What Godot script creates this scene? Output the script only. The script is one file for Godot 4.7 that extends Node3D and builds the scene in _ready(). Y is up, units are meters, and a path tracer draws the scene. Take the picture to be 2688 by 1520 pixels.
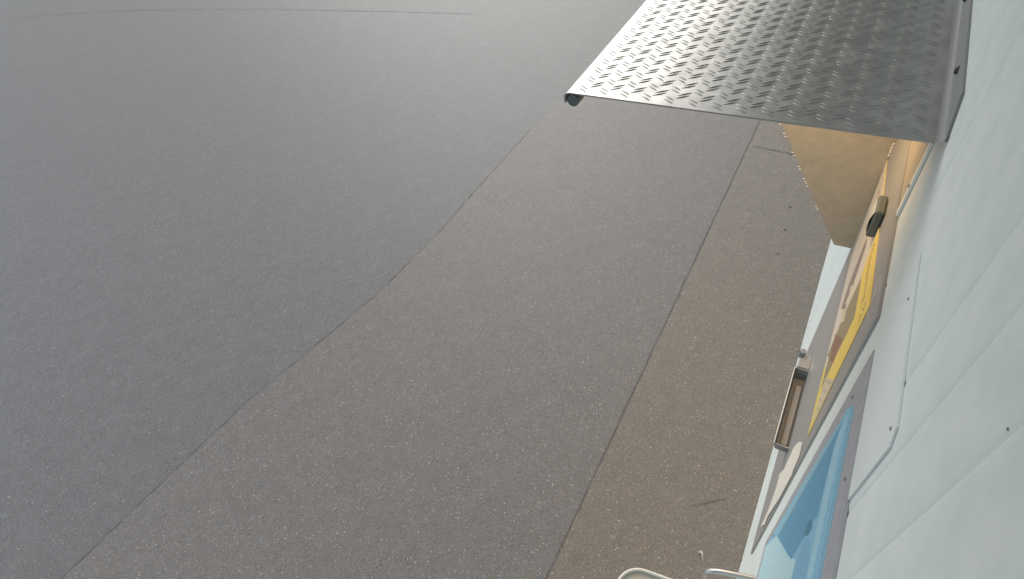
extends Node3D

# World: the wall face is the plane x = 0 and looks towards -x; the ground is y = 0;
# s runs along the wall (z = -s), o is the distance out from the wall (x = -o).

var M := {}
var rng := RandomNumberGenerator.new()

# ---------- printed artwork and panel shapes, in metres on the wall (s, y) ----------
const POSTER := [Vector2(0.980, 1.388), Vector2(1.046, 1.920), Vector2(1.941, 1.722), Vector2(1.774, 1.409)]
const YELLOW_BAND := [Vector2(0.974, 1.386), Vector2(1.234, 1.373), Vector2(1.135, 1.550), Vector2(1.144, 1.666), Vector2(1.155, 1.753), Vector2(1.258, 1.743), Vector2(1.357, 1.712), Vector2(1.429, 1.812), Vector2(1.388, 1.852), Vector2(1.210, 1.894), Vector2(1.086, 1.918), Vector2(1.018, 1.927), Vector2(1.000, 1.810), Vector2(0.980, 1.639)]
const YELLOW_EDGE := [Vector2(0.974, 1.386), Vector2(1.130, 1.414), Vector2(1.246, 1.421), Vector2(1.248, 1.391), Vector2(1.088, 1.389)]
const TEXT_PATCH := [Vector2(1.136, 1.485), Vector2(1.013, 1.653), Vector2(0.998, 1.468), Vector2(1.014, 1.413)]
const PHOTO_PATCH := [Vector2(1.116, 1.435), Vector2(1.245, 1.443), Vector2(1.285, 1.405), Vector2(1.314, 1.488), Vector2(1.336, 1.576), Vector2(1.341, 1.728), Vector2(1.258, 1.743), Vector2(1.155, 1.753), Vector2(1.144, 1.666), Vector2(1.148, 1.615)]
const RED_PATCH := [Vector2(1.324, 1.472), Vector2(1.164, 1.645), Vector2(1.159, 1.593), Vector2(1.132, 1.571), Vector2(1.203, 1.485), Vector2(1.271, 1.462)]
const GREY_WEDGE := [Vector2(1.583, 1.671), Vector2(1.514, 1.683), Vector2(1.431, 1.612), Vector2(1.362, 1.552), Vector2(1.446, 1.462), Vector2(1.514, 1.509), Vector2(1.571, 1.610)]
const PALE_MARK := [Vector2(1.464, 1.556), Vector2(1.416, 1.610), Vector2(1.370, 1.606), Vector2(1.385, 1.549), Vector2(1.412, 1.523), Vector2(1.414, 1.568)]
const PALE_MARK_2 := [Vector2(1.417, 1.490), Vector2(1.336, 1.576), Vector2(1.284, 1.586), Vector2(1.317, 1.537)]
const LINE_A := [Vector2(1.379, 1.817), Vector2(1.333, 1.797), Vector2(1.214, 1.819), Vector2(1.142, 1.829)]
const LINE_B := [Vector2(1.102, 1.866), Vector2(1.085, 1.841), Vector2(1.068, 1.831)]
const LINE_C := [Vector2(1.820, 1.725), Vector2(1.791, 1.699), Vector2(1.710, 1.722)]
const BOARD_MARKS := [Vector2(1.089, 1.969), Vector2(1.057, 1.937), Vector2(0.989, 1.953), Vector2(1.055, 1.884), Vector2(0.953, 1.923)]
const PAPER := [Vector2(1.006, 1.304), Vector2(0.952, 1.309), Vector2(0.935, 1.249), Vector2(0.920, 1.237), Vector2(0.917, 1.055), Vector2(0.936, 0.834), Vector2(0.922, 0.785), Vector2(0.948, 0.686), Vector2(0.967, 0.814), Vector2(1.044, 0.865), Vector2(1.112, 0.840), Vector2(1.071, 0.968), Vector2(1.088, 1.044), Vector2(1.096, 1.095), Vector2(1.066, 1.192)]
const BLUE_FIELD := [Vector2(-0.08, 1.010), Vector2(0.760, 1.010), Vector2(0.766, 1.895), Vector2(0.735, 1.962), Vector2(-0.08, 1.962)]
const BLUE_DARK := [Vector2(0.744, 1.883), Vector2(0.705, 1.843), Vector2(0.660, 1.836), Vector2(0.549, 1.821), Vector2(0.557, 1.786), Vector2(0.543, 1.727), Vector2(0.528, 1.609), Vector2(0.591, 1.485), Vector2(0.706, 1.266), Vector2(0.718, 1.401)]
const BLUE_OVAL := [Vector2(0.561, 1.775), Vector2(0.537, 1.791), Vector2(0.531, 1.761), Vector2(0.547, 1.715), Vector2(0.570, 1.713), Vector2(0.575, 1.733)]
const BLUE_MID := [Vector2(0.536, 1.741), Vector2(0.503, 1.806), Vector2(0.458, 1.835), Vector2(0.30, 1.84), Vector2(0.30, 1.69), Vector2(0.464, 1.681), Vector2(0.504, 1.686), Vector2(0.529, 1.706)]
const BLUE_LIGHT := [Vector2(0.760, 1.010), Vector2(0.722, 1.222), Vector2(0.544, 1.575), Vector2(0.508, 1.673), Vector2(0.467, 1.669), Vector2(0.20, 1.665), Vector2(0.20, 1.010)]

func _ready() -> void:
	rng.seed = 20260505
	_camera_and_light()
	_materials()
	_ground()
	_building()
	_canopy()
	_boards()
	_small_things()
	_ground_details()

# =====================================================================
func _camera_and_light() -> void:
	var cam := Camera3D.new()
	cam.name = "Camera"
	cam.fov = 55.98
	cam.near = 0.02
	cam.far = 600.0
	var right := Vector3(0.859149, -0.152540, -0.488461)
	var up := Vector3(-0.277704, 0.662770, -0.695425)
	var back := Vector3(0.429817, 0.733122, 0.527057)
	cam.transform = Transform3D(Basis(right, up, back).orthonormalized(), Vector3(-0.1877, 3.0, 0.0))
	add_child(cam)
	cam.current = true

	var env := Environment.new()
	env.background_mode = Environment.BG_SKY
	var sky := Sky.new()
	var sm := ProceduralSkyMaterial.new()
	sm.sky_top_color = Color(0.60, 0.64, 0.67)
	sm.sky_horizon_color = Color(0.72, 0.745, 0.76)
	sm.sky_curve = 0.25
	sm.ground_horizon_color = Color(0.55, 0.54, 0.52)
	sm.ground_bottom_color = Color(0.30, 0.29, 0.28)
	sm.sky_energy_multiplier = 1.0
	sky.sky_material = sm
	env.sky = sky
	env.background_energy_multiplier = 1.0
	env.tonemap_mode = Environment.TONE_MAPPER_LINEAR
	env.tonemap_exposure = 2.05
	env.sdfgi_enabled = true
	env.ssao_enabled = true
	env.ssil_enabled = true
	var we := WorldEnvironment.new()
	we.name = "WorldEnvironment"
	we.environment = env
	add_child(we)

	var sun := DirectionalLight3D.new()
	sun.name = "Sun"
	sun.light_energy = 0.36
	sun.light_angular_distance = 40.0
	sun.light_color = Color(1.0, 0.985, 0.96)
	sun.shadow_enabled = true
	add_child(sun)
	sun.look_at_from_position(Vector3(-4.6, 4.8, -7.6), Vector3(0, 0, 0))

# =====================================================================
func P(s: float, o: float, y: float) -> Vector3:
	return Vector3(-o, y, -s)

func lin(r: float, g: float, b: float) -> Color:
	return Color(r, g, b).linear_to_srgb()

func mat(c: Color, rough := 0.7, metal := 0.0) -> StandardMaterial3D:
	var m := StandardMaterial3D.new()
	m.albedo_color = c
	m.roughness = rough
	m.metallic = metal
	return m

func noise_tex(freq: float, seed_: int, lo: Color, hi: Color, size := 512, octaves := 4, as_normal := false, bump := 4.0) -> NoiseTexture2D:
	var n := FastNoiseLite.new()
	n.seed = seed_
	n.noise_type = FastNoiseLite.TYPE_SIMPLEX_SMOOTH
	n.frequency = freq
	n.fractal_octaves = octaves
	var t := NoiseTexture2D.new()
	t.width = size
	t.height = size
	t.seamless = true
	t.noise = n
	if as_normal:
		t.as_normal_map = true
		t.bump_strength = bump
	else:
		var g := Gradient.new()
		g.set_color(0, lo)
		g.set_color(1, hi)
		t.color_ramp = g
	return t

# worn asphalt: binder, aggregate stones of several tones, pits. Returns [albedo, normal map]
func asphalt(seed_: int, base: Color, stones: int, pale: float, warm: float) -> Array:
	var N := 1024
	var r := RandomNumberGenerator.new()
	r.seed = seed_
	var col := PackedByteArray()
	col.resize(N * N * 3)
	var hgt := PackedByteArray()
	hgt.resize(N * N)
	var fn := FastNoiseLite.new()
	fn.seed = seed_
	fn.frequency = 1.0
	# coarse tileable patches: low-res random lattice, smoothed
	var L := 32
	var lat := PackedFloat32Array()
	lat.resize(L * L)
	for i in L * L:
		lat[i] = r.randf_range(-1.0, 1.0)
	var br := base.r * 255.0
	var bg := base.g * 255.0
	var bb := base.b * 255.0
	for y in N:
		var fy := float(y) / N * L
		var y0 := int(fy) % L
		var y1 := (y0 + 1) % L
		var ty := fy - floorf(fy)
		for x in N:
			var fx := float(x) / N * L
			var x0 := int(fx) % L
			var x1 := (x0 + 1) % L
			var tx := fx - floorf(fx)
			var v := lerpf(lerpf(lat[y0 * L + x0], lat[y0 * L + x1], tx), lerpf(lat[y1 * L + x0], lat[y1 * L + x1], tx), ty)
			var k := 1.0 + 0.04 * v + r.randf_range(-0.12, 0.12)
			var i := (y * N + x)
			col[i * 3] = clampi(int(br * k), 0, 255)
			col[i * 3 + 1] = clampi(int(bg * k), 0, 255)
			col[i * 3 + 2] = clampi(int(bb * k), 0, 255)
			hgt[i] = clampi(int(100 + r.randf_range(-22, 22)), 0, 255)
	for q in stones:
		var cx := r.randi() % N
		var cy := r.randi() % N
		var ra := r.randf_range(0.9, 2.6)
		var rb := ra * r.randf_range(0.55, 1.0)
		var an := r.randf() * PI
		var tone := r.randf_range(0.74, 1.20)
		if r.randf() < pale:
			tone = r.randf_range(1.30, 1.75)
		var w := r.randf_range(-warm, warm)
		var hh := 90 + int(r.randf_range(20, 110))
		if tone < 0.8:
			hh = 70
		var ca := cos(an)
		var sa := sin(an)
		var e := int(ceil(ra))
		for dy in range(-e, e + 1):
			for dx in range(-e, e + 1):
				var u := (dx * ca + dy * sa) / ra
				var v2 := (-dx * sa + dy * ca) / rb
				if u * u + v2 * v2 <= 1.0:
					var i := ((cy + dy + N) % N) * N + (cx + dx + N) % N
					col[i * 3] = clampi(int(br * tone * (1.0 + w)), 0, 255)
					col[i * 3 + 1] = clampi(int(bg * tone), 0, 255)
					col[i * 3 + 2] = clampi(int(bb * tone * (1.0 - w)), 0, 255)
					hgt[i] = clampi(hh, 0, 255)
	var ci := Image.create_from_data(N, N, false, Image.FORMAT_RGB8, col)
	ci.generate_mipmaps()
	var hi := Image.create_from_data(N, N, false, Image.FORMAT_L8, hgt)
	hi.convert(Image.FORMAT_RGBA8)
	hi.bump_map_to_normal_map(2.2)
	hi.generate_mipmaps()
	return [ImageTexture.create_from_image(ci), ImageTexture.create_from_image(hi)]

func asphalt_mat(seed_: int, base: Color, stones: int, pale: float, warm: float, tile: float, rough: float) -> StandardMaterial3D:
	var t := asphalt(seed_, base, stones, pale, warm)
	var m := StandardMaterial3D.new()
	m.albedo_texture = t[0]
	m.normal_enabled = true
	m.normal_texture = t[1]
	m.normal_scale = 0.8
	m.roughness = rough
	m.uv1_triplanar = true
	m.uv1_world_triplanar = true
	m.uv1_scale = Vector3(1.0 / tile, 1.0 / tile, 1.0 / tile)
	return m

func tri(m: StandardMaterial3D, scale_: float) -> StandardMaterial3D:
	m.uv1_triplanar = true
	m.uv1_world_triplanar = true
	m.uv1_scale = Vector3.ONE * scale_
	return m

func _materials() -> void:
	M.yard = asphalt_mat(11, Color(0.436, 0.427, 0.430), 42000, 0.022, 0.05, 1.7, 0.56)
	M.lane = asphalt_mat(12, Color(0.464, 0.443, 0.434), 46000, 0.045, 0.09, 1.5, 0.56)
	M.strip = asphalt_mat(13, Color(0.482, 0.450, 0.416), 46000, 0.045, 0.10, 1.3, 0.56)
	M.tar = mat(lin(0.118, 0.115, 0.112), 0.7)
	M.tar_faint = mat(lin(0.135, 0.128, 0.122), 0.7)
	M.grit = mat(lin(0.40, 0.38, 0.35), 0.7)

	var w := mat(Color.WHITE, 0.75)
	w.albedo_texture = noise_tex(0.02, 3, lin(0.72, 0.79, 0.775), lin(0.805, 0.865, 0.85), 512, 5)
	w.normal_enabled = true
	w.normal_texture = noise_tex(0.006, 8, Color.BLACK, Color.WHITE, 512, 3, true, 3.0)
	w.normal_scale = 0.35
	M.wall = tri(w, 1.1)
	M.plate = mat(lin(0.78, 0.84, 0.825), 0.65)
	M.soffit = tri(mat(Color.WHITE, 0.8), 1.0)
	M.soffit.albedo_texture = noise_tex(0.02, 5, lin(0.30, 0.295, 0.285), lin(0.38, 0.375, 0.36), 256, 4)

	var t := mat(Color.WHITE, 0.38, 0.75)
	t.albedo_texture = noise_tex(0.02, 21, lin(0.36, 0.36, 0.35), lin(0.50, 0.50, 0.485), 512, 5)
	t.roughness_texture = noise_tex(0.015, 22, Color(0.75, 0.75, 0.75), Color(1, 1, 1), 512, 4)
	t.roughness = 0.53
	M.tread = tri(t, 1.4)
	var c := mat(Color.WHITE, 0.55, 0.55)
	c.albedo_texture = noise_tex(0.02, 31, lin(0.50, 0.455, 0.37), lin(0.60, 0.55, 0.45), 512, 5)
	M.cheek = tri(c, 1.7)
	M.back = tri(mat(Color.WHITE, 0.7), 1.7)
	M.back.albedo_texture = noise_tex(0.02, 33, lin(0.38, 0.35, 0.29), lin(0.46, 0.42, 0.35), 256, 4)
	M.dark_rubber = mat(lin(0.06, 0.06, 0.06), 0.6)
	M.dark_plastic = mat(lin(0.11, 0.14, 0.145), 0.5)
	M.grey_plastic = mat(lin(0.50, 0.54, 0.53), 0.4)
	M.dull_zinc = mat(lin(0.30, 0.31, 0.315), 0.7, 0.3)
	M.zinc = mat(lin(0.55, 0.55, 0.55), 0.35, 0.9)
	M.brushed = tri(mat(Color.WHITE, 0.6, 0.25), 2.0)
	M.brushed.albedo_texture = noise_tex(0.05, 41, lin(0.27, 0.28, 0.31), lin(0.35, 0.36, 0.39), 256, 3)
	M.insert = mat(lin(0.46, 0.46, 0.46), 0.6)
	M.screw = mat(lin(0.24, 0.25, 0.25), 0.5, 0.3)
	M.paper = tri(mat(Color.WHITE, 0.85), 4.0)
	M.paper.albedo_texture = noise_tex(0.03, 51, lin(0.74, 0.70, 0.62), lin(0.86, 0.82, 0.74), 256, 4)
	M.beige = mat(lin(0.52, 0.48, 0.40), 0.5)
	M.cream_rim = mat(lin(0.74, 0.71, 0.63), 0.45)
	M.rim_grey = tri(mat(Color.WHITE, 0.5), 3.0)
	M.rim_grey.albedo_texture = noise_tex(0.03, 61, lin(0.40, 0.405, 0.44), lin(0.47, 0.475, 0.51), 256, 4)
	M.leaf = mat(lin(0.52, 0.50, 0.42), 0.8)

# ---------- mesh helpers ----------
func new_st() -> SurfaceTool:
	var st := SurfaceTool.new()
	st.begin(Mesh.PRIMITIVE_TRIANGLES)
	st.set_smooth_group(-1)
	return st

func quad(st: SurfaceTool, a: Vector3, b: Vector3, c: Vector3, d: Vector3) -> void:
	for p in [a, b, c, a, c, d]:
		st.add_vertex(p)

# quad oriented so that its front looks along n
func quad_n(st: SurfaceTool, a: Vector3, b: Vector3, c: Vector3, d: Vector3, n: Vector3) -> void:
	var g := (b - a).cross(c - a)
	if g.dot(n) > 0.0:
		quad(st, d, c, b, a)
	else:
		quad(st, a, b, c, d)

func obj(called: String, st: SurfaceTool, m: Material, parent: Node = self) -> MeshInstance3D:
	st.generate_normals()
	var o := MeshInstance3D.new()
	o.name = called
	o.mesh = st.commit()
	o.material_override = m
	parent.add_child(o, true)
	return o

func tag(o: Node, label: String, category: String, group := "") -> void:
	o.set_meta("label", label)
	o.set_meta("category", category)
	if group != "":
		o.set_meta("group", group)

func thing(called: String, label: String, category: String, at := Vector3.ZERO) -> Node3D:
	var o := Node3D.new()
	o.name = called
	o.position = at
	add_child(o, true)
	tag(o, label, category)
	return o

# box between two corners with chamfered edges
func bevel_box(st: SurfaceTool, lo: Vector3, hi: Vector3, b: float) -> void:
	var c := (lo + hi) * 0.5
	var e := (hi - lo) * 0.5
	b = minf(b, minf(e.x, minf(e.y, e.z)) * 0.9)
	var f := e - Vector3.ONE * b
	for ax in 3:
		var u := (ax + 1) % 3
		var v := (ax + 2) % 3
		for sg in [-1.0, 1.0]:
			var pts := []
			for q in [[-1, -1], [1, -1], [1, 1], [-1, 1]]:
				var p := Vector3.ZERO
				p[ax] = sg * e[ax]
				p[u] = q[0] * f[u]
				p[v] = q[1] * f[v]
				pts.append(c + p)
			var n := Vector3.ZERO
			n[ax] = sg
			quad_n(st, pts[0], pts[1], pts[2], pts[3], n)
		# edges parallel to ax
		for q in [[-1, -1], [1, -1], [1, 1], [-1, 1]]:
			var a := Vector3.ZERO
			a[u] = q[0] * e[u]
			a[v] = q[1] * f[v]
			var d := Vector3.ZERO
			d[u] = q[0] * f[u]
			d[v] = q[1] * e[v]
			var a2 := a
			var d2 := d
			a[ax] = -f[ax]
			d[ax] = -f[ax]
			a2[ax] = f[ax]
			d2[ax] = f[ax]
			var n2 := Vector3.ZERO
			n2[u] = q[0]
			n2[v] = q[1]
			quad_n(st, c + a, c + a2, c + d2, c + d, n2)
	for sx in [-1.0, 1.0]:
		for sy in [-1.0, 1.0]:
			for sz in [-1.0, 1.0]:
				var sgn := Vector3(sx, sy, sz)
				var p0 := c + Vector3(e.x, f.y, f.z) * sgn
				var p1 := c + Vector3(f.x, e.y, f.z) * sgn
				var p2 := c + Vector3(f.x, f.y, e.z) * sgn
				if (p1 - p0).cross(p2 - p0).dot(sgn) > 0.0:
					var tmp := p1
					p1 = p2
					p2 = tmp
				for p in [p0, p1, p2]:
					st.add_vertex(p)

func wbox(st: SurfaceTool, s0: float, s1: float, o0: float, o1: float, y0: float, y1: float, b: float) -> void:
	bevel_box(st, Vector3(-o1, y0, -s1), Vector3(-o0, y1, -s0), b)

# flat plate on the wall from a polygon in (s, y), between two distances from the wall; UVs span rect (s0, y0, w, h)
func plate(st: SurfaceTool, poly: Array, o0: float, o1: float, r := Rect2(0, 0, 1, 1)) -> void:
	var pv := PackedVector2Array(poly)
	var idx := Geometry2D.triangulate_polygon(pv)
	for k in range(0, idx.size(), 3):
		var a := pv[idx[k]]
		var b := pv[idx[k + 1]]
		var c := pv[idx[k + 2]]
		var pa := P(a.x, o1, a.y)
		var pb := P(b.x, o1, b.y)
		var pc := P(c.x, o1, c.y)
		if (pb - pa).cross(pc - pa).dot(Vector3(-1, 0, 0)) > 0.0:
			var t := b
			b = c
			c = t
		for q in [a, b, c]:
			st.set_uv(Vector2((q.x - r.position.x) / r.size.x, 1.0 - (q.y - r.position.y) / r.size.y))
			st.add_vertex(P(q.x, o1, q.y))
	var mid := Vector2.ZERO
	for q in pv:
		mid += q
	mid /= pv.size()
	for k in pv.size():
		var a := pv[k]
		var b := pv[(k + 1) % pv.size()]
		var nn := (a + b) * 0.5 - mid
		st.set_uv(Vector2((a.x - r.position.x) / r.size.x, 1.0 - (a.y - r.position.y) / r.size.y))
		quad_n(st, P(a.x, o0, a.y), P(b.x, o0, b.y), P(b.x, o1, b.y), P(a.x, o1, a.y), Vector3(0, nn.y, -nn.x))

# tube swept along points
func tube(st: SurfaceTool, pts: Array, r: float, sides := 14, closed := false) -> void:
	var n := pts.size()
	var rings := []
	var prev_u := Vector3.ZERO
	for i in n:
		var t: Vector3
		if closed:
			t = (pts[(i + 1) % n] - pts[(i - 1 + n) % n]).normalized()
		else:
			t = (pts[mini(i + 1, n - 1)] - pts[maxi(i - 1, 0)]).normalized()
		var u: Vector3
		if prev_u == Vector3.ZERO:
			u = t.cross(Vector3(0.31, 0.85, 0.42)).normalized()
		else:
			u = (prev_u - t * prev_u.dot(t)).normalized()
		prev_u = u
		var v := t.cross(u)
		var ring := []
		for k in sides:
			var a := TAU * k / sides
			ring.append(pts[i] + (u * cos(a) + v * sin(a)) * r)
		rings.append(ring)
	var segs := n if closed else n - 1
	st.set_smooth_group(1)
	for i in segs:
		var A: Array = rings[i]
		var B: Array = rings[(i + 1) % n]
		for k in sides:
			var k2 := (k + 1) % sides
			var mid: Vector3 = (A[k] + B[k2]) * 0.5
			quad_n(st, A[k], A[k2], B[k2], B[k], mid - (pts[i] + pts[(i + 1) % n]) * 0.5)
	st.set_smooth_group(-1)
	if not closed:
		for e in [0, n - 1]:
			var ring2: Array = rings[e]
			var nrm: Vector3 = (pts[e] - pts[1 if e == 0 else n - 2])
			for k in range(1, sides - 1):
				var a2: Vector3 = ring2[0]
				var b2: Vector3 = ring2[k]
				var c2: Vector3 = ring2[k + 1]
				if (b2 - a2).cross(c2 - a2).dot(nrm) > 0.0:
					var tt := b2
					b2 = c2
					c2 = tt
				for p in [a2, b2, c2]:
					st.add_vertex(p)

# domed screw head sitting on the wall plane at (s, y)
func screw(st: SurfaceTool, s: float, y: float, o: float, r: float, hgt: float) -> void:
	var K := 10
	st.set_smooth_group(1)
	for k in K:
		var a := TAU * k / K
		var b := TAU * (k + 1) / K
		var p0 := P(s + cos(a) * r, o, y + sin(a) * r)
		var p1 := P(s + cos(b) * r, o, y + sin(b) * r)
		var q0 := P(s + cos(a) * r * 0.75, o + hgt, y + sin(a) * r * 0.75)
		var q1 := P(s + cos(b) * r * 0.75, o + hgt, y + sin(b) * r * 0.75)
		quad_n(st, p0, p1, q1, q0, (p0 + p1) * 0.5 - P(s, o, y) + Vector3(-0.001, 0, 0))
		var c := P(s, o + hgt * 1.15, y)
		var t := [q0, q1, c]
		if (q1 - q0).cross(c - q0).dot(Vector3(-1, 0, 0)) > 0.0:
			t = [q1, q0, c]
		for p in t:
			st.add_vertex(p)
	st.set_smooth_group(-1)

# ---------- drawing on images ----------
func fill_poly(img: Image, poly: Array, r: Rect2, col: Color) -> void:
	var W := img.get_width()
	var H := img.get_height()
	var pts := []
	for q in poly:
		pts.append(Vector2((q.x - r.position.x) / r.size.x * W, (1.0 - (q.y - r.position.y) / r.size.y) * H))
	var y0 := H
	var y1 := 0
	for q in pts:
		y0 = mini(y0, int(q.y))
		y1 = maxi(y1, int(q.y) + 1)
	for y in range(maxi(y0, 0), mini(y1, H)):
		var xs := []
		var fy := y + 0.5
		for i in pts.size():
			var a: Vector2 = pts[i]
			var b: Vector2 = pts[(i + 1) % pts.size()]
			if (a.y <= fy) != (b.y <= fy):
				xs.append(a.x + (fy - a.y) / (b.y - a.y) * (b.x - a.x))
		xs.sort()
		for k in range(0, xs.size() - 1, 2):
			var xa := clampi(int(round(xs[k])), 0, W)
			var xb := clampi(int(round(xs[k + 1])), 0, W)
			if xb > xa:
				img.fill_rect(Rect2i(xa, y, xb - xa, 1), col)

func stroke(img: Image, line: Array, r: Rect2, wid: float, col: Color) -> void:
	for i in line.size() - 1:
		var a: Vector2 = line[i]
		var b: Vector2 = line[i + 1]
		var n := (b - a).orthogonal().normalized() * wid * 0.5
		fill_poly(img, [a - n, b - n, b + n, a + n], r, col)

# a run of small letter-like marks along a line
func scribble(img: Image, line: Array, r: Rect2, hgt: float, col: Color, rr: RandomNumberGenerator) -> void:
	for i in line.size() - 1:
		var a: Vector2 = line[i]
		var b: Vector2 = line[i + 1]
		var d := (b - a).normalized()
		var n := d.orthogonal()
		var L := a.distance_to(b)
		var t := 0.0
		while t < L:
			var w := rr.randf_range(0.35, 0.8) * hgt
			var c := a + d * t
			var lo := rr.randf_range(-0.5, -0.35) * hgt
			var hi := rr.randf_range(0.2, 0.5) * hgt
			stroke(img, [c + n * lo, c + n * hi], r, hgt * 0.2, col)
			if rr.randf() < 0.7:
				stroke(img, [c + n * hi, c + d * w + n * rr.randf_range(-0.2, 0.4) * hgt], r, hgt * 0.18, col)
			if rr.randf() < 0.5:
				stroke(img, [c + n * lo, c + d * w + n * lo], r, hgt * 0.18, col)
			t += w + hgt * rr.randf_range(0.15, 0.5)

func speckle(img: Image, amt: float, seed_: int) -> void:
	var r := RandomNumberGenerator.new()
	r.seed = seed_
	var d := img.get_data()
	for i in range(0, d.size(), 3):
		var k := 1.0 + r.randf_range(-amt, amt)
		d[i] = clampi(int(d[i] * k), 0, 255)
		d[i + 1] = clampi(int(d[i + 1] * k), 0, 255)
		d[i + 2] = clampi(int(d[i + 2] * k), 0, 255)
	img.set_data(img.get_width(), img.get_height(), false, Image.FORMAT_RGB8, d)

func print_mat(img: Image, rough: float, amt: float, seed_: int) -> StandardMaterial3D:
	speckle(img, amt, seed_)
	img.generate_mipmaps()
	var m := StandardMaterial3D.new()
	m.albedo_texture = ImageTexture.create_from_image(img)
	m.roughness = rough
	return m

# =====================================================================
# sheet of ground over s0..s1, between two functions of s given as polylines (s, o)
func o_at(line: Array, s: float) -> float:
	for i in line.size() - 1:
		var a: Vector2 = line[i]
		var b: Vector2 = line[i + 1]
		if s <= b.x or i == line.size() - 2:
			return lerpf(a.y, b.y, (s - a.x) / (b.x - a.x))
	return line[0].y

func ground_sheet(called: String, m: Material, inner: Array, outer: Array, s0: float, s1: float, y: float, drop: float, ds: float, nu: int, seed_: int, wob := 0.006) -> void:
	var en := FastNoiseLite.new()
	en.seed = seed_ + 5
	en.frequency = 3.0
	var st := new_st()
	st.set_smooth_group(0)
	var cnt := int(ceil((s1 - s0) / ds))
	var rows := []
	for i in cnt + 1:
		var s := s0 + (s1 - s0) * i / cnt
		var a := o_at(inner, s)
		var b := o_at(outer, s) + wob * (en.get_noise_1d(s * 4.0) + 0.7 * en.get_noise_1d(s * 19.0))
		var row := []
		for k in nu + 1:
			row.append(Vector2(s, lerpf(a, b, float(k) / nu)))
		rows.append(row)
	for i in cnt:
		for k in nu:
			var q := [rows[i][k], rows[i + 1][k], rows[i + 1][k + 1], rows[i][k + 1]]
			# seen from above: order so that the front faces up
			var pa := P(q[0].x, q[0].y, y)
			var pb := P(q[1].x, q[1].y, y)
			var pc := P(q[2].x, q[2].y, y)
			if (pb - pa).cross(pc - pa).y > 0.0:
				q = [q[3], q[2], q[1], q[0]]
			for j in [0, 1, 2, 0, 2, 3]:
				var v: Vector2 = q[j]
				st.add_vertex(P(v.x, v.y, y))
		if drop > 0.0:
			var e0: Vector2 = rows[i][nu]
			var e1: Vector2 = rows[i + 1][nu]
			st.set_smooth_group(-1)
			quad_n(st, P(e0.x, e0.y, y), P(e1.x, e1.y, y), P(e1.x, e1.y - 0.002, y - drop), P(e0.x, e0.y - 0.002, y - drop), Vector3(-1, 0.3, 0))
			st.set_smooth_group(0)
	var o := obj(called, st, m)
	o.set_meta("kind", "structure")

# a thin wandering filled joint lying on the ground
func ground_line(called: String, m: Material, line: Array, wid: float, y: float, seed_: int, kind := "structure") -> MeshInstance3D:
	var en := FastNoiseLite.new()
	en.seed = seed_
	en.frequency = 2.5
	var st := new_st()
	var pts := []
	for i in line.size() - 1:
		var a: Vector2 = line[i]
		var b: Vector2 = line[i + 1]
		var c := int(ceil(a.distance_to(b) / 0.06))
		for k in c:
			pts.append(a.lerp(b, float(k) / c))
	pts.append(line[line.size() - 1])
	var L := []
	var R := []
	for i in pts.size():
		var d: Vector2 = (pts[mini(i + 1, pts.size() - 1)] - pts[maxi(i - 1, 0)]).normalized()
		var n := d.orthogonal()
		var t := i * 0.06
		var c: Vector2 = pts[i] + n * wid * 1.2 * en.get_noise_1d(t * 3.0)
		var w := wid * 0.5 * clampf(0.75 + 1.3 * en.get_noise_1d(t * 6.0 + 50.0), 0.12, 1.8)
		L.append(c - n * w)
		R.append(c + n * w)
	for i in pts.size() - 1:
		quad_n(st, P(L[i].x, L[i].y, y), P(L[i + 1].x, L[i + 1].y, y), P(R[i + 1].x, R[i + 1].y, y), P(R[i].x, R[i].y, y), Vector3.UP)
	var o := obj(called, st, m)
	if kind != "":
		o.set_meta("kind", kind)
	return o

const SEAM := [Vector2(-30, 3.6), Vector2(-2.0, 3.40), Vector2(-0.607, 3.287), Vector2(-0.098, 3.238), Vector2(0.529, 3.178), Vector2(1.275, 3.023), Vector2(1.732, 2.93), Vector2(2.5, 2.87), Vector2(3.3, 2.87), Vector2(4.145, 2.85), Vector2(6.0, 2.6), Vector2(30, 2.5)]
const KERB := [Vector2(-30, 0.805), Vector2(30, 0.805)]
const WALL_FOOT := [Vector2(-30, -0.1), Vector2(30, -0.1)]

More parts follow.
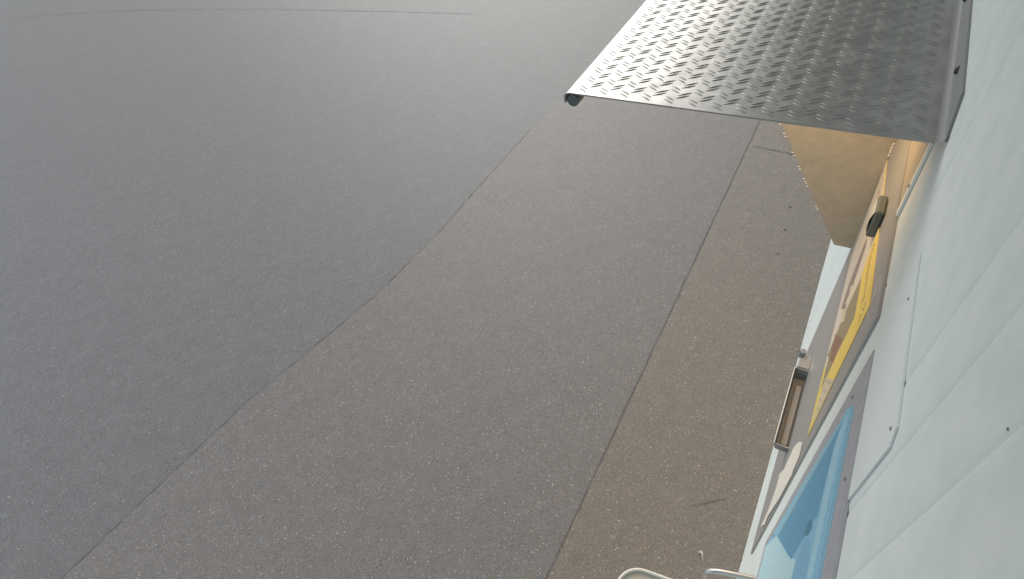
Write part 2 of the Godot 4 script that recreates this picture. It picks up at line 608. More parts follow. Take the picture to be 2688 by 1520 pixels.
func _ground() -> void:
	# the yard: one sheet to the horizon, finely divided near the building
	var st := new_st()
	st.set_smooth_group(0)
	var cuts_s := [-300.0, -60.0, -20.0]
	var cuts_o := [-300.0, -60.0, -8.0, -0.5]
	var t := -4.0
	while t < 12.0:
		cuts_s.append(t)
		t += 0.14
	cuts_s.append_array([20.0, 60.0, 300.0])
	t = 0.5
	while t < 18.0:
		cuts_o.append(t)
		t += 0.14
	cuts_o.append_array([30.0, 60.0, 300.0])
	var yy := -0.012
	for i in cuts_s.size() - 1:
		for k in cuts_o.size() - 1:
			var a := Vector2(cuts_s[i], cuts_o[k])
			var b := Vector2(cuts_s[i + 1], cuts_o[k])
			var c := Vector2(cuts_s[i + 1], cuts_o[k + 1])
			var d := Vector2(cuts_s[i], cuts_o[k + 1])
			var q := [a, b, c, d]
			var pa := P(a.x, a.y, yy)
			if (P(b.x, b.y, yy) - pa).cross(P(c.x, c.y, yy) - pa).y > 0.0:
				q = [d, c, b, a]
			for j in [0, 1, 2, 0, 2, 3]:
				var v: Vector2 = q[j]
				st.add_vertex(P(v.x, v.y, yy))
	var g := obj("ground", st, M.yard)
	g.set_meta("kind", "structure")
	ground_sheet("road", M.lane, KERB, SEAM, -10.0, 16.0, -0.004, 0.008, 0.12, 4, 81)
	ground_sheet("pavement", M.strip, WALL_FOOT, KERB, -10.0, 16.0, 0.006, 0.010, 0.06, 4, 91, 0.006)
	ground_line("asphalt_joint", M.tar_faint, SEAM.slice(1, 10), 0.005, -0.001, 5)
	ground_line("asphalt_joint", M.tar_faint, [Vector2(4.2, 17.5), Vector2(5.087, 15.0), Vector2(5.708, 12.44), Vector2(6.198, 9.122), Vector2(6.43, 6.728), Vector2(6.57, 5.1)], 0.009, -0.008, 7)
	ground_line("asphalt_joint", M.tar_faint, [Vector2(-3, 0.818), Vector2(1.0, 0.818), Vector2(4.0, 0.818), Vector2(9.0, 0.818)], 0.005, 0.0, 8)
	ground_line("pavement_joint", M.tar_faint, [Vector2(4.43, 0.78), Vector2(4.40, 0.4), Vector2(4.41, 0.02)], 0.008, 0.010, 9)

# =====================================================================
func _building() -> void:
	var b := thing("building", "white metal-clad building with vertical panel joints and a roof overhang", "building", P(0, 0, 0))
	var core := new_st()
	wbox(core, -6.0, 12.0, -0.30, -0.006, -0.08, 3.49, 0.0)
	obj("wall_core", core, M.wall, b)
	var seams := [-6.0, -5.1, -4.2, -3.3, -2.4, -1.5, -0.7, 0.345, 0.475, 0.60, 1.03, 1.50, 2.35, 3.2, 4.05, 4.9, 5.75, 6.6, 7.45, 8.3, 9.15, 10.0, 12.0]
	for i in seams.size() - 1:
		var st := new_st()
		var a: float = seams[i]
		var c: float = seams[i + 1]
		var g := 0.0045
		# a shallow pan: flat face with rolled edges falling into the joint
		var prof := [Vector2(a, -0.0016), Vector2(a + g * 0.5, -0.0011), Vector2(a + g, -0.0005), Vector2(a + g * 2.2, 0.0), Vector2(c - g * 2.2, 0.0), Vector2(c - g, -0.0005), Vector2(c - g * 0.5, -0.0011), Vector2(c, -0.0016)]
		st.set_smooth_group(1)
		for k in prof.size() - 1:
			quad_n(st, P(prof[k].x, prof[k].y, -0.08), P(prof[k + 1].x, prof[k + 1].y, -0.08), P(prof[k + 1].x, prof[k + 1].y, 3.495), P(prof[k].x, prof[k].y, 3.495), Vector3(-1, 0, 0))
		obj("cladding_panel", st, M.wall, b)
	var r := new_st()
	wbox(r, -6.2, 12.2, -0.5, 1.25, 3.50, 3.62, 0.01)
	var roof := obj("roof_overhang", r, M.soffit, b)
	var fs := new_st()
	wbox(fs, -6.2, 12.2, 1.25, 1.28, 3.46, 3.70, 0.005)
	obj("fascia", fs, M.plate, roof)

# =====================================================================
func _canopy() -> void:
	var s0 := 1.14
	var s1 := 1.94
	var y := 2.30
	var depth := 0.808
	var cn := thing("canopy", "tread plate metal canopy fixed to white wall above yellow poster", "canopy", P(1.54, 0, 2.3))
	var off := -cn.position
	var hold := func(o: MeshInstance3D) -> void: o.position = off
	# sheet: section swept along s; flange up the wall, flat top, rounded nose, lip
	# from the wall side round the bend to the flat, then the nose
	var sec := [Vector2(0.004, y + 0.014), Vector2(0.0055, y + 0.007), Vector2(0.010, y + 0.002), Vector2(0.018, y), Vector2(depth - 0.016, y), Vector2(depth - 0.007, y - 0.0025), Vector2(depth - 0.0015, y - 0.008), Vector2(depth, y - 0.016), Vector2(depth, y - 0.030)]
	var st := new_st()
	var th := 0.004
	var fl := new_st()
	st.set_smooth_group(1)
	fl.set_smooth_group(1)
	fl.set_uv(Vector2.ZERO)
	for k in sec.size() - 1:
		var p: Vector2 = sec[k]
		var q: Vector2 = sec[k + 1]
		var nv := Vector2(-(q.y - p.y), q.x - p.x).normalized()
		quad_n(fl if k < 3 else st, P(s0, p.x, p.y), P(s1, p.x, p.y), P(s1, q.x, q.y), P(s0, q.x, q.y), Vector3(-nv.x, nv.y, 0))
	st.set_smooth_group(2)
	for k in sec.size() - 1:
		var p: Vector2 = sec[k]
		var q: Vector2 = sec[k + 1]
		var nv := Vector2(-(q.y - p.y), q.x - p.x).normalized() * th
		if k < 3:
			continue
		quad_n(st, P(s0, p.x - nv.x, p.y - nv.y), P(s1, p.x - nv.x, p.y - nv.y), P(s1, q.x - nv.x, q.y - nv.y), P(s0, q.x - nv.x, q.y - nv.y), Vector3(nv.x, -nv.y, 0))
	st.set_smooth_group(-1)
	for e in [[s0, 1.0], [s1, -1.0]]:
		for k in range(3, sec.size() - 1):
			var p: Vector2 = sec[k]
			var q: Vector2 = sec[k + 1]
			var nv := Vector2(-(q.y - p.y), q.x - p.x).normalized() * th
			quad_n(st, P(e[0], p.x, p.y), P(e[0], q.x, q.y), P(e[0], q.x - nv.x, q.y - nv.y), P(e[0], p.x - nv.x, p.y - nv.y), Vector3(0, 0, e[1]))
	hold.call(obj("tread_plate", st, M.tread, cn))
	# flange against the wall, near corner clipped
	fl.set_smooth_group(-1)
	plate(fl, [Vector2(s0, y + 0.004), Vector2(s0 + 0.065, y + 0.068), Vector2(s1 - 0.05, y + 0.058), Vector2(s1, y + 0.004)], 0.0005, 0.005)
	hold.call(obj("wall_flange", fl, M.dull_zinc, cn))
	# raised double bars, pressed into the sheet: every bar pair is a piece
	var rib := [rib_pair(1.0), rib_pair(-1.0)]
	var spots := []
	for kind in 2:
		for i in 19:
			for j in 17:
				var s := 1.1445 + 0.0475 * i + (0.02375 if kind == 1 else 0.0)
				var o := 0.794 - 0.055 * j - (0.0275 if kind == 1 else 0.0)
				if s < s0 + 0.012 or s > s1 - 0.012 or o < 0.032 or o > depth - 0.018:
					continue
				spots.append([Vector2(s, o), kind])
	spots.sort_custom(func(a, b): return a[0].x + (0.0 if a[0].y > 0.02 else 9.0) < b[0].x + (0.0 if b[0].y > 0.02 else 9.0))
	var rest := new_st()
	for i in spots.size():
		var v: Vector2 = spots[i][0]
		var kd: int = spots[i][1]
		if i < 300:
			var o := MeshInstance3D.new()
			o.name = "raised_bar_pair"
			o.mesh = rib[kd]
			o.material_override = M.tread
			cn.add_child(o, true)
			o.position = P(v.x, v.y, y) + off
		else:
			rest.append_from(rib[kd], 0, Transform3D(Basis.IDENTITY, P(v.x, v.y, y)))
	var ro := MeshInstance3D.new()
	ro.name = "raised_bars"
	ro.mesh = rest.commit()
	ro.material_override = M.tread
	ro.set_meta("kind", "stuff")
	cn.add_child(ro, true)
	ro.position = off
	# bolts on the flange
	for s in [1.36, 1.72]:
		var bs := new_st()
		screw(bs, s, y + 0.034, 0.005, 0.009, 0.006)
		hold.call(obj("bolt", bs, M.dark_rubber, cn))
	# round tube stiffening the front edge from below
	var tb := new_st()
	tube(tb, [P(s0 + 0.004, depth - 0.022, y - 0.024), P(s1 - 0.004, depth - 0.022, y - 0.024)], 0.016, 16)
	hold.call(obj("edge_tube", tb, M.dark_plastic, cn))
	# side cheek at the far end: plain inside, bars pressed through to its outer side
	var cs := 1.925
	var edge0 := Vector2(0.074, 1.318)
	var edge1 := Vector2(0.650, 2.294)
	var ck := new_st()
	var poly := [Vector2(0.001, 1.305), Vector2(0.066, 1.305), edge0, edge1, Vector2(0.001, 2.294)]
	for e in [[cs, 1.0], [cs + 0.004, -1.0]]:
		for k in range(1, poly.size() - 1):
			var a := P(e[0], poly[0].x, poly[0].y)
			var b := P(e[0], poly[k].x, poly[k].y)
			var c := P(e[0], poly[k + 1].x, poly[k + 1].y)
			var tt := [a, b, c]
			if (b - a).cross(c - a).dot(Vector3(0, 0, e[1])) > 0.0:
				tt = [a, c, b]
			for p in tt:
				ck.add_vertex(p)
	for k in poly.size():
		var p: Vector2 = poly[k]
		var q: Vector2 = poly[(k + 1) % poly.size()]
		quad_n(ck, P(cs, p.x, p.y), P(cs, q.x, q.y), P(cs + 0.004, q.x, q.y), P(cs + 0.004, p.x, p.y), Vector3(-(p.x + q.x) * 0.5 + 0.2, (p.y + q.y) * 0.5 - 2.0, 0))
	var cheek := obj("side_cheek", ck, M.cheek, cn)
	cheek.position = off
	# cut ends of pressed bars standing along the cheek's sloping edge
	for i in 7:
		var f := [0.06, 0.17, 0.34, 0.47, 0.585, 0.63, 0.86][i] as float
		var c2 := edge0.lerp(edge1, 0.44 * (1.0 - f) + 0.10)
		for j in 2:
			var nb := new_st()
			var ce := c2 + Vector2(0.861, -0.508) * 0.004 - Vector2(0.508, 0.861) * 0.014 * j
			wbox(nb, cs + 0.001, cs + 0.004, ce.x - 0.006, ce.x + 0.005, ce.y - 0.0015, ce.y + 0.0015, 0.0008)
			var no := obj("bar_end", nb, M.cream_rim, cheek)
			no.position = Vector3.ZERO
	# back plate under the canopy, with an upright edge strip
	var bp := new_st()
	wbox(bp, 1.285, cs - 0.001, 0.0005, 0.004, 2.016, 2.292, 0.0008)
	hold.call(obj("back_plate", bp, M.back, cn))
	var es := new_st()
	wbox(es, 1.262, 1.2845, 0.0005, 0.007, 2.016, 2.290, 0.0015)
	hold.call(obj("edge_strip", es, M.plate, cn))
	for yv in [2.10, 2.22]:
		var bs := new_st()
		screw(bs, 1.273, yv, 0.007, 0.004, 0.003)
		hold.call(obj("rivet", bs, M.screw, cn))
	# bead of sealant in the corner between cheek and wall
	var sl := new_st()
	var bead := []
	for k in 14:
		bead.append(P(cs - 0.005 - 0.002 * sin(k * 1.7), 0.009 + 0.0015 * sin(k * 2.3), 1.745 + 0.004 * k))
	tube(sl, bead, 0.0035, 8)
	hold.call(obj("sealant_bead", sl, M.cream_rim, cn))

	# the lamp under the canopy that warms the poster and the cheek
	var lamp := thing("canopy_lamp", "small warm batten lamp mounted beneath the tread plate canopy", "lamp", P(1.62, 0.30, 2.26))
	var hs := new_st()
	bevel_box(hs, Vector3(-0.03, 0.0, -0.22), Vector3(0.03, 0.035, 0.22), 0.006)
	obj("housing", hs, M.plate, lamp)
	var df := new_st()
	bevel_box(df, Vector3(-0.024, -0.012, -0.21), Vector3(0.024, -0.001, 0.21), 0.004)
	var em := mat(Color(1.0, 0.85, 0.65), 0.4)
	em.emission_enabled = true
	em.emission = Color(1.0, 0.70, 0.40)
	em.emission_energy_multiplier = 1.2
	obj("diffuser", df, em, lamp)
	var al := AreaLight3D.new()
	al.name = "lamp_light"
	al.area_size = Vector2(0.05, 0.42)
	al.light_color = Color(1.0, 0.83, 0.58)
	al.light_energy = 0.22
	al.shadow_enabled = true
	al.rotation = Vector3(-PI * 0.5, 0, 0)
	al.position = Vector3(0, -0.016, 0)
	lamp.add_child(al)

func rib_pair(sg: float) -> ArrayMesh:
	# two parallel lens-shaped bars; sg mirrors the slant
	var st := new_st()
	st.set_smooth_group(1)
	var d := Vector3(0.029 * sg, 0, -0.0195).normalized()
	var n := Vector3(d.z, 0, -d.x)
	for k in [-1.0, 1.0]:
		var c: Vector3 = n * 0.0052 * k + d * 0.0045 * k * sg
		var N := 8
		var hl := 0.0185
		for i in N:
			var t0 := -1.0 + 2.0 * i / N
			var t1 := -1.0 + 2.0 * (i + 1) / N
			var w0 := 0.0029 * sqrt(maxf(0.0, 1.0 - t0 * t0 * 0.97))
			var w1 := 0.0029 * sqrt(maxf(0.0, 1.0 - t1 * t1 * 0.97))
			var h0 := 0.0017 * (1.0 - t0 * t0)
			var h1 := 0.0017 * (1.0 - t1 * t1)
			var b0 := c + d * hl * t0
			var b1 := c + d * hl * t1
			for side in [-1.0, 1.0]:
				var e0: Vector3 = b0 + n * w0 * side + Vector3(0, -0.0002, 0)
				var e1: Vector3 = b1 + n * w1 * side + Vector3(0, -0.0002, 0)
				var m0: Vector3 = b0 + n * w0 * 0.45 * side + Vector3(0, h0 * 0.85, 0)
				var m1: Vector3 = b1 + n * w1 * 0.45 * side + Vector3(0, h1 * 0.85, 0)
				quad_n(st, e0, e1, m1, m0, n * side + Vector3.UP)
				quad_n(st, m0, m1, b1 + Vector3(0, h1, 0), b0 + Vector3(0, h0, 0), Vector3.UP)
	st.generate_normals()
	return st.commit()

# =====================================================================
func _boards() -> void:
	var rr := RandomNumberGenerator.new()
	rr.seed = 99
	# white cover plate screwed to the wall above the boards
	var cp := thing("cover_plate", "thin white sheet metal cover plate screwed to wall above blue panel", "plate", P(0.7, 0, 1.95))
	var st := new_st()
	plate(st, [Vector2(0.492, 1.10), Vector2(0.890, 1.10), Vector2(0.890, 2.238), Vector2(0.522, 2.246), Vector2(0.500, 2.225)], 0.0004, 0.0034)
	obj("sheet", st, M.plate, cp).position = -cp.position
	for v in [Vector2(0.80, 2.214), Vector2(0.532, 2.222), Vector2(0.512, 2.012)]:
		var ss := new_st()
		screw(ss, v.x, v.y, 0.0034, 0.0035, 0.0014)
		obj("screw", ss, M.screw, cp).position = -cp.position
	var ws := new_st()
	screw(ws, 0.352, 2.538, 0.0, 0.0016, 0.0006)
	tag(obj("wall_screw", ws, M.screw), "single small dark screw in bare white wall", "screw")

	# grey information board
	var rb := Rect2(0.90, 0.485, 1.02, 1.527)
	var img := Image.create(768, 1152, false, Image.FORMAT_RGB8)
	img.fill(lin(0.375, 0.370, 0.360))
	var pale := lin(0.56, 0.54, 0.50)
	var dk := lin(0.31, 0.30, 0.30)
	stroke(img, [Vector2(1.10, 1.972), Vector2(1.050, 1.945), Vector2(0.995, 1.962), Vector2(1.03, 1.985), Vector2(1.10, 1.972)], rb, 0.006, pale)
	stroke(img, [Vector2(1.055, 1.900), Vector2(1.00, 1.925), Vector2(0.958, 1.925)], rb, 0.006, pale)
	fill_poly(img, [Vector2(1.06, 1.94), Vector2(1.02, 1.945), Vector2(1.0, 1.955), Vector2(1.04, 1.968)], rb, dk)
	scribble(img, [Vector2(1.12, 1.935), Vector2(1.05, 1.945)], rb, 0.02, pale, rr)
	scribble(img, [Vector2(0.98, 1.94), Vector2(0.94, 1.90)], rb, 0.02, dk, rr)
	stroke(img, [Vector2(0.905, 0.50), Vector2(0.905, 2.0)], rb, 0.006, pale)
	var bd := thing("information_board", "grey information board behind yellow poster and steel tray", "board", P(1.4, 0, 0.485))
	var bs := new_st()
	plate(bs, [Vector2(0.905, 0.485), Vector2(1.92, 0.485), Vector2(1.92, 2.012), Vector2(0.935, 2.012)], 0.0006, 0.006, rb)
	obj("panel", bs, print_mat(img, 0.42, 0.04, 3), bd).position = -bd.position

	# yellow poster
	var rp := Rect2(0.95, 1.36, 1.02, 0.58)
	var pi := Image.create(1280, 728, false, Image.FORMAT_RGB8)
	var cream := lin(0.76, 0.70, 0.60)
	var yellow := lin(0.90, 0.69, 0.17)
	pi.fill(cream)
	fill_poly(pi, PHOTO_PATCH, rp, lin(0.34, 0.29, 0.19))
	fill_poly(pi, YELLOW_BAND, rp, yellow)
	fill_poly(pi, PHOTO_PATCH, rp, lin(0.36, 0.31, 0.20))
	fill_poly(pi, YELLOW_EDGE, rp, lin(0.84, 0.69, 0.17))
	fill_poly(pi, TEXT_PATCH, rp, lin(0.70, 0.62, 0.44))
	fill_poly(pi, GREY_WEDGE, rp, lin(0.32, 0.27, 0.25))
	fill_poly(pi, RED_PATCH, rp, lin(0.33, 0.19, 0.12))
	fill_poly(pi, PALE_MARK, rp, lin(0.74, 0.68, 0.50))
	fill_poly(pi, PALE_MARK_2, rp, lin(0.70, 0.62, 0.44))
	scribble(pi, LINE_A, rp, 0.026, lin(0.26, 0.17, 0.06), rr)
	scribble(pi, LINE_B, rp, 0.024, lin(0.28, 0.19, 0.06), rr)
	scribble(pi, LINE_C, rp, 0.024, lin(0.36, 0.26, 0.15), rr)
	for k in 4:
		scribble(pi, [Vector2(1.115 - 0.022 * k, 1.50 - 0.018 * k), Vector2(1.02 - 0.005 * k, 1.62 - 0.04 * k)], rp, 0.010, lin(0.36, 0.30, 0.20), rr)
	stroke(pi, [Vector2(1.73, 1.60), Vector2(1.50, 1.46)], rp, 0.006, lin(0.45, 0.38, 0.28))
	stroke(pi, [Vector2(1.66, 1.60), Vector2(1.46, 1.44)], rp, 0.005, lin(0.50, 0.42, 0.32))
	scribble(pi, [Vector2(1.60, 1.72), Vector2(1.46, 1.76)], rp, 0.018, lin(0.42, 0.32, 0.2), rr)
	var po := new_st()
	plate(po, POSTER, 0.0064, 0.008, rp)
	tag(obj("poster", po, print_mat(pi, 0.5, 0.05, 4)), "yellow and cream printed poster with small text on grey board", "poster")

	# blue panel in a grey rim; crisp lighter and darker blue shapes on its face
	var bp := thing("blue_panel", "blue panel with lighter and darker blue shapes in a grey rim next to grey board", "panel", P(0.36, 0, 0.97))
	var fr := new_st()
	plate(fr, [Vector2(-0.12, 0.965), Vector2(0.792, 0.965), Vector2(0.822, 2.036), Vector2(-0.12, 2.036)], 0.0006, 0.0062)
	obj("rim", fr, M.rim_grey, bp).position = -bp.position
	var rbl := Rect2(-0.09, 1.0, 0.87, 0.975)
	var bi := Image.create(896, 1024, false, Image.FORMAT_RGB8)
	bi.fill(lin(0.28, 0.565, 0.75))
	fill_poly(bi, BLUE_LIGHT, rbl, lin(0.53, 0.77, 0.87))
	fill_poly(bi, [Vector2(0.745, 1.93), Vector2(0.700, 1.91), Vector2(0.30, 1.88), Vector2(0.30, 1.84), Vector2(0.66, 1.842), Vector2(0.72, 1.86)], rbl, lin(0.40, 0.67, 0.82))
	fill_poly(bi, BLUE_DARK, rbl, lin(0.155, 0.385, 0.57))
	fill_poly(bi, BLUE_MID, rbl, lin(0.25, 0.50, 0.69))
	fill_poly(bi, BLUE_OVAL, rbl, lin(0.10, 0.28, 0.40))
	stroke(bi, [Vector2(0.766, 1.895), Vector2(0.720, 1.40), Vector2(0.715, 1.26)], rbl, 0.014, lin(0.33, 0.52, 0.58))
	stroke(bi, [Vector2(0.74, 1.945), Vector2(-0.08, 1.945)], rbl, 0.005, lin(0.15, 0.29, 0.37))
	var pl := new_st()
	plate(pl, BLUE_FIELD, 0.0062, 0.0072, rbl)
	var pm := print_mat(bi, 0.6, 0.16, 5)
	obj("blue_face", pl, pm, bp).position = -bp.position
	for v in [Vector2(0.775, 1.93), Vector2(0.745, 1.16), Vector2(0.62, 0.985), Vector2(0.55, 2.005)]:
		var ss := new_st()
		screw(ss, v.x, v.y, 0.0066, 0.0045, 0.002)
		obj("screw", ss, M.screw, bp).position = -bp.position

	# torn white paper on the board, its lower edge lifting
	var ps := new_st()
	var pv := PackedVector2Array(PAPER)
	var idx := Geometry2D.triangulate_polygon(pv)
	var lift := func(q: Vector2) -> float: return 0.0075 + 0.006 * clampf((1.0 - q.y) / 0.3, 0.0, 1.0) * (0.5 + 0.5 * sin(q.x * 60.0))
	ps.set_smooth_group(1)
	for k in range(0, idx.size(), 3):
		var a := pv[idx[k]]
		var b := pv[idx[k + 1]]
		var c := pv[idx[k + 2]]
		var t := [P(a.x, lift.call(a), a.y), P(b.x, lift.call(b), b.y), P(c.x, lift.call(c), c.y)]
		var t2 := [P(a.x, lift.call(a) - 0.0006, a.y), P(b.x, lift.call(b) - 0.0006, b.y), P(c.x, lift.call(c) - 0.0006, c.y)]
		if (t[1] - t[0]).cross(t[2] - t[0]).dot(Vector3(-1, 0, 0)) > 0.0:
			t = [t[0], t[2], t[1]]
			t2 = [t2[0], t2[2], t2[1]]
		for p in t:
			ps.add_vertex(p)
		for p in [t2[0], t2[2], t2[1]]:
			ps.add_vertex(p)
	tag(obj("torn_paper", ps, M.paper), "torn white paper strip stuck to grey board below the poster", "paper")

# =====================================================================
func _small_things() -> void:
	# small dark sensor box on the poster
	var sb := thing("sensor_box", "small dark grey sensor box with a pale front on the poster", "sensor", P(1.475, 0.008, 1.79))
	var st := new_st()
	bevel_box(st, Vector3(-0.022, 0.0, -0.040), Vector3(0.0, 0.095, 0.040), 0.004)
	obj("housing", st, M.dark_plastic, sb)
	var fc := new_st()
	# bowed front cover
	fc.set_smooth_group(1)
	for k in 6:
		var a := -1.0 + 2.0 * k / 6.0
		var b := -1.0 + 2.0 * (k + 1) / 6.0
		var xa := -0.0225 - 0.006 * (1.0 - a * a)
		var xb := -0.0225 - 0.006 * (1.0 - b * b)
		quad_n(fc, Vector3(xa, 0.045 + 0.040 * a, -0.029), Vector3(xb, 0.045 + 0.040 * b, -0.029), Vector3(xb, 0.045 + 0.040 * b, 0.029), Vector3(xa, 0.045 + 0.040 * a, 0.029), Vector3(-1, 0, 0))
	obj("front_cover", fc, M.grey_plastic, sb)

	# open steel tray
	var tr := thing("steel_tray", "open-topped narrow steel tray hung on the lower grey board", "tray", P(1.36, 0.006, 0.86))
	var s0 := 1.178
	var s1 := 1.552
	var o0 := 0.0066
	var o1 := 0.060
	var yt := 0.935
	var yb := 0.878
	var ti := 0.012 # taper
	var th := 0.0016
	var sides := [
		["front_side", [P(s0, o1, yt), P(s1, o1, yt), P(s1 - ti, o1 - ti, yb), P(s0 + ti, o1 - ti, yb)], Vector3(1, 0, 0)],
		["end_side", [P(s0, o0, yt), P(s0, o1, yt), P(s0 + ti, o1 - ti, yb), P(s0 + ti, o0, yb)], Vector3(0, 0, -1)],
		["end_side", [P(s1, o0, yt), P(s1, o1, yt), P(s1 - ti, o1 - ti, yb), P(s1 - ti, o0, yb)], Vector3(0, 0, 1)],
		["back_side", [P(s0, o0, yt), P(s1, o0, yt), P(s1 - ti, o0, yb), P(s0 + ti, o0, yb)], Vector3(-1, 0, 0)],
		["floor", [P(s0 + ti, o0, yb), P(s1 - ti, o0, yb), P(s1 - ti, o1 - ti, yb), P(s0 + ti, o1 - ti, yb)], Vector3(0, 1, 0)],
	]
	for q in sides:
		var ss := new_st()
		var v: Array = q[1]
		var n: Vector3 = q[2] # towards the inside
		quad_n(ss, v[0], v[1], v[2], v[3], n)
		quad_n(ss, v[0] - n * th, v[1] - n * th, v[2] - n * th, v[3] - n * th, -n)
		quad_n(ss, v[0], v[1], v[1] - n * th, v[0] - n * th, Vector3.UP)
		obj(q[0], ss, M.brushed, tr).position = -tr.position
	var rm := new_st()
	tube(rm, [P(s0, o0, yt), P(s0, o1, yt), P(s1, o1, yt), P(s1, o0, yt)], 0.0022, 8)
	obj("rim", rm, M.cream_rim, tr).position = -tr.position
	var ins := new_st()
	wbox(ins, s0 + 0.03, s1 - 0.05, 0.012, 0.036, yb + 0.001, yb + 0.012, 0.003)
	obj("insert", ins, M.insert, tr).position = -tr.position

	# bracket beyond the tray
	var br := thing("wall_bracket", "small metal bracket with a round knob beside the steel tray", "bracket", P(1.62, 0.006, 0.93))
	var b1 := new_st()
	wbox(b1, 1.565, 1.615, 0.0066, 0.052, 0.915, 0.930, 0.002)
	obj("arm", b1, M.zinc, br).position = -br.position
	var b2 := new_st()
	tube(b2, [P(1.640, 0.046, 0.905), P(1.640, 0.046, 0.945)], 0.0125, 14)
	obj("knob", b2, M.brushed, br).position = -br.position
	var b3 := new_st()
	wbox(b3, 1.610, 1.645, 0.0066, 0.040, 0.917, 0.927, 0.002)
	obj("arm", b3, M.zinc, br).position = -br.position

	# bent steel rail
	var rl := new_st()
	var pts := [P(0.700, 0.0, 0.905), P(0.690, 0.04, 0.905), P(0.676, 0.09, 0.905), P(0.668, 0.115, 0.904)]
	for k in range(1, 9):
		var a := PI * 0.5 * k / 8.0
		pts.append(P(0.666 - 0.012 * sin(a), 0.118 + 0.035 * sin(a), 0.869 + 0.035 * cos(a)))
	pts.append(P(0.652, 0.153, 0.70))
	for k in range(1, 9):
		var a := PI * 0.5 * k / 8.0
		pts.append(P(0.652, 0.118 + 0.035 * cos(a), 0.60 - 0.035 * sin(a)))
	pts.append(P(0.652, 0.0, 0.565))
	tube(rl, pts, 0.0095, 16)
	var rail := obj("grab_rail", rl, M.zinc)
	rail.position.z = 0.018
	tag(rail, "bent round steel rail fixed to the wall under blue panel", "rail")

	# beige open bin with a rolled cream rim
	var bn := thing("waste_bin", "beige bin with rounded corners, flat sunken lid and cream rim", "bin", P(0.276, 0.232, 0.006))
	bn.rotation.y = deg_to_rad(8.0)
	var top := rounded(0.150, 0.305, 0.085, 9)
	var bot := rounded(0.120, 0.262, 0.070, 9)
	var Hh := 0.79
	var w1 := new_st()
	w1.set_smooth_group(1)
	for k in top.size():
		var k2 := (k + 1) % top.size()
		var a: Vector2 = top[k]
		var b: Vector2 = top[k2]
		var c: Vector2 = bot[k2]
		var d: Vector2 = bot[k]
		quad_n(w1, Vector3(a.x, Hh, a.y), Vector3(b.x, Hh, b.y), Vector3(c.x, 0, c.y), Vector3(d.x, 0, d.y), Vector3(a.x, 0, a.y))
		quad_n(w1, Vector3(a.x, Hh, a.y) * Vector3(0.975, 1, 0.985), Vector3(b.x, Hh, b.y) * Vector3(0.975, 1, 0.985), Vector3(c.x * 0.97, 0.02, c.y * 0.98), Vector3(d.x * 0.97, 0.02, d.y * 0.98), -Vector3(a.x, 0, a.y))
	obj("body", w1, M.beige, bn)
	var flr := new_st()
	for k in range(1, bot.size() - 1):
		for hy in [0.0, 0.02]:
			var t := [Vector3(bot[0].x, hy, bot[0].y), Vector3(bot[k].x, hy, bot[k].y), Vector3(bot[k + 1].x, hy, bot[k + 1].y)]
			for p in t:
				flr.add_vertex(p)
	obj("bottom", flr, M.beige, bn)
	var lid := new_st()
	for k in range(1, top.size() - 1):
		var t := [Vector3(top[0].x, Hh - 0.008, top[0].y), Vector3(top[k].x, Hh - 0.008, top[k].y), Vector3(top[k + 1].x, Hh - 0.008, top[k + 1].y)]
		if (t[1] - t[0]).cross(t[2] - t[0]).y > 0.0:
			t = [t[0], t[2], t[1]]
		for p in t:
			lid.add_vertex(p * Vector3(0.98, 1, 0.99))
	obj("lid", lid, M.beige, bn)
	var lipp := []
	for q in top:
		lipp.append(Vector3(q.x, Hh, q.y))
	var lp := new_st()
	tube(lp, lipp, 0.0055, 10, true)
	obj("rim", lp, M.cream_rim, bn)

func rounded(hx: float, hz: float, r: float, n: int) -> Array:
	var out := []
	var cs := [[hx - r, hz - r, 0.0], [-(hx - r), hz - r, PI * 0.5], [-(hx - r), -(hz - r), PI], [hx - r, -(hz - r), PI * 1.5]]
	for c in cs:
		for k in n + 1:
			var a: float = c[2] + PI * 0.5 * k / n
			out.append(Vector2(c[0] + r * cos(a), c[1] + r * sin(a)))
	return out

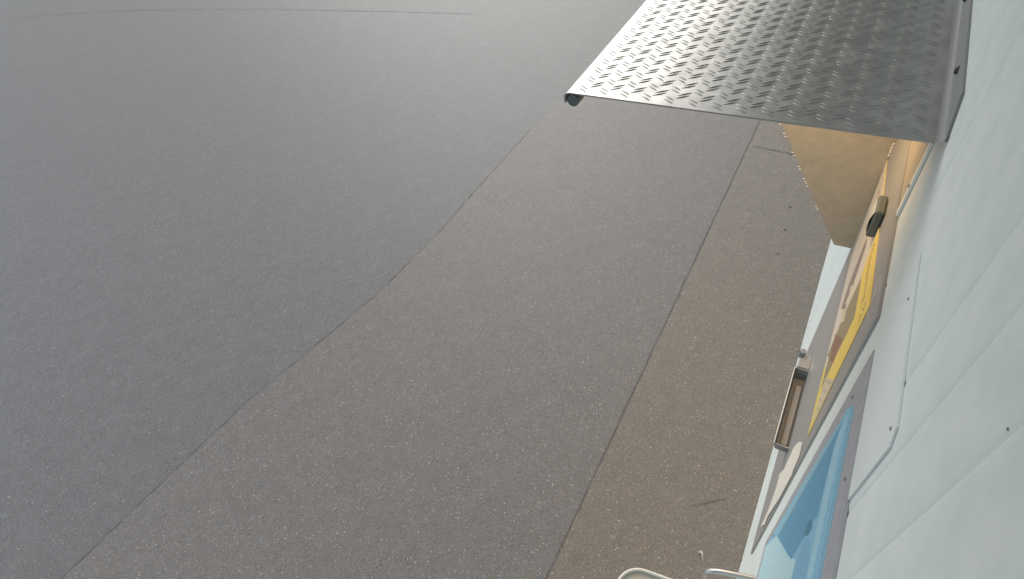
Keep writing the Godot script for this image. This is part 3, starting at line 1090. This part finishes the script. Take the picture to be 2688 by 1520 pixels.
# =====================================================================
func _ground_details() -> void:
	# loose pale grit lying on the asphalt: one uncountable scatter
	var chip := new_st()
	var pts := [Vector3(1, 0, 0.2), Vector3(0.2, 0, 0.9), Vector3(-0.9, 0, 0.5), Vector3(-0.7, 0, -0.6), Vector3(0.5, 0, -0.8)]
	var tp := Vector3(0.05, 0.75, 0.0)
	for k in 5:
		var a: Vector3 = pts[k]
		var b: Vector3 = pts[(k + 1) % 5]
		var t := [a, b, tp]
		if (b - a).cross(tp - a).dot((a + b) * 0.5 + Vector3.UP) > 0.0:
			t = [b, a, tp]
		for p in t:
			chip.add_vertex(p)
	chip.generate_normals()
	var mm := MultiMesh.new()
	mm.transform_format = MultiMesh.TRANSFORM_3D
	mm.use_colors = true
	mm.mesh = chip.commit()
	var r := RandomNumberGenerator.new()
	r.seed = 314
	var cn := FastNoiseLite.new()
	cn.seed = 12
	cn.frequency = 0.6
	var xf := []
	while xf.size() < 3600:
		var s := r.randf_range(-1.2, 6.0)
		var o := r.randf_range(0.03, 4.6)
		if r.randf() < 0.10:
			o = 0.012 + 0.07 * pow(r.randf(), 2.0)
		var dens := 0.35 + 0.9 * cn.get_noise_2d(s, o)
		if o > o_at(SEAM, s):
			dens *= 0.35
		if r.randf() > dens:
			continue
		var y := -0.012
		if o < 0.80:
			y = 0.006
		elif o < o_at(SEAM, s) - 0.02:
			y = -0.004
		elif o < o_at(SEAM, s) + 0.02:
			continue
		var sz := r.randf_range(0.0011, 0.0026) * (1.0 if r.randf() < 0.93 else 1.7)
		xf.append([Transform3D(Basis(Vector3.UP, r.randf() * TAU).scaled(Vector3(sz, sz * r.randf_range(0.6, 1.0), sz * r.randf_range(0.6, 1.0))), P(s, o, y - 0.0002)), r.randf_range(0.55, 1.15)])
	mm.instance_count = xf.size()
	for i in xf.size():
		mm.set_instance_transform(i, xf[i][0])
		var k: float = xf[i][1]
		mm.set_instance_color(i, Color(k, k, k))
	var g := MultiMeshInstance3D.new()
	g.name = "grit"
	g.multimesh = mm
	var gm: StandardMaterial3D = M.grit
	gm.vertex_color_use_as_albedo = true
	g.material_override = gm
	add_child(g)
	tag(g, "fine pale grit scattered over the asphalt yard", "grit")
	g.set_meta("kind", "stuff")

	# small oil spots on the pavement strip
	for q in [[3.72, 0.33, 0.013], [3.45, 0.31, 0.010], [3.18, 0.30, 0.011]]:
		var os := new_st()
		var ring := []
		for k in 14:
			var a := TAU * k / 14.0
			var rad: float = q[2] * (0.75 + 0.35 * r.randf())
			ring.append(P(q[0] + cos(a) * rad, q[1] + sin(a) * rad, 0.0095))
		var cc := P(q[0], q[1], 0.0098)
		for k in 14:
			var p0: Vector3 = ring[k]
			var p1: Vector3 = ring[(k + 1) % 14]
			var t := [cc, p0, p1]
			if (p0 - cc).cross(p1 - cc).y > 0.0:
				t = [cc, p1, p0]
			for p in t:
				os.add_vertex(p)
		tag(obj("oil_spot", os, M.tar_faint), "small dark oil spot on the brownish pavement strip", "stain", "oil spots on the pavement strip")

	# crack in the pavement strip
	ground_line("pavement_crack", M.tar, [Vector2(1.17, 0.30), Vector2(1.201, 0.264), Vector2(1.239, 0.213), Vector2(1.277, 0.167), Vector2(1.30, 0.13)], 0.004, 0.0095, 15)

	# small curled dry leaf
	var lf := new_st()
	lf.set_smooth_group(1)
	var c := Vector3(-0.172, 0.0075, -0.962)
	var path := [Vector3(0.010, 0.002, 0.022), Vector3(0.006, 0.004, 0.010), Vector3(0.000, 0.008, 0.0), Vector3(-0.003, 0.011, -0.010), Vector3(-0.010, 0.010, -0.016), Vector3(-0.018, 0.006, -0.013), Vector3(-0.021, 0.003, -0.006)]
	var wid := [0.001, 0.003, 0.0045, 0.006, 0.006, 0.0045, 0.001]
	for i in path.size() - 1:
		var d: Vector3 = (path[i + 1] - path[i]).normalized()
		var n := d.cross(Vector3.UP).normalized()
		quad_n(lf, c + path[i] - n * wid[i], c + path[i + 1] - n * wid[i + 1], c + path[i + 1] + n * wid[i + 1], c + path[i] + n * wid[i], Vector3.UP)
	tag(obj("dry_leaf", lf, M.leaf), "tiny pale curled dry leaf lying on the pavement strip", "leaf")
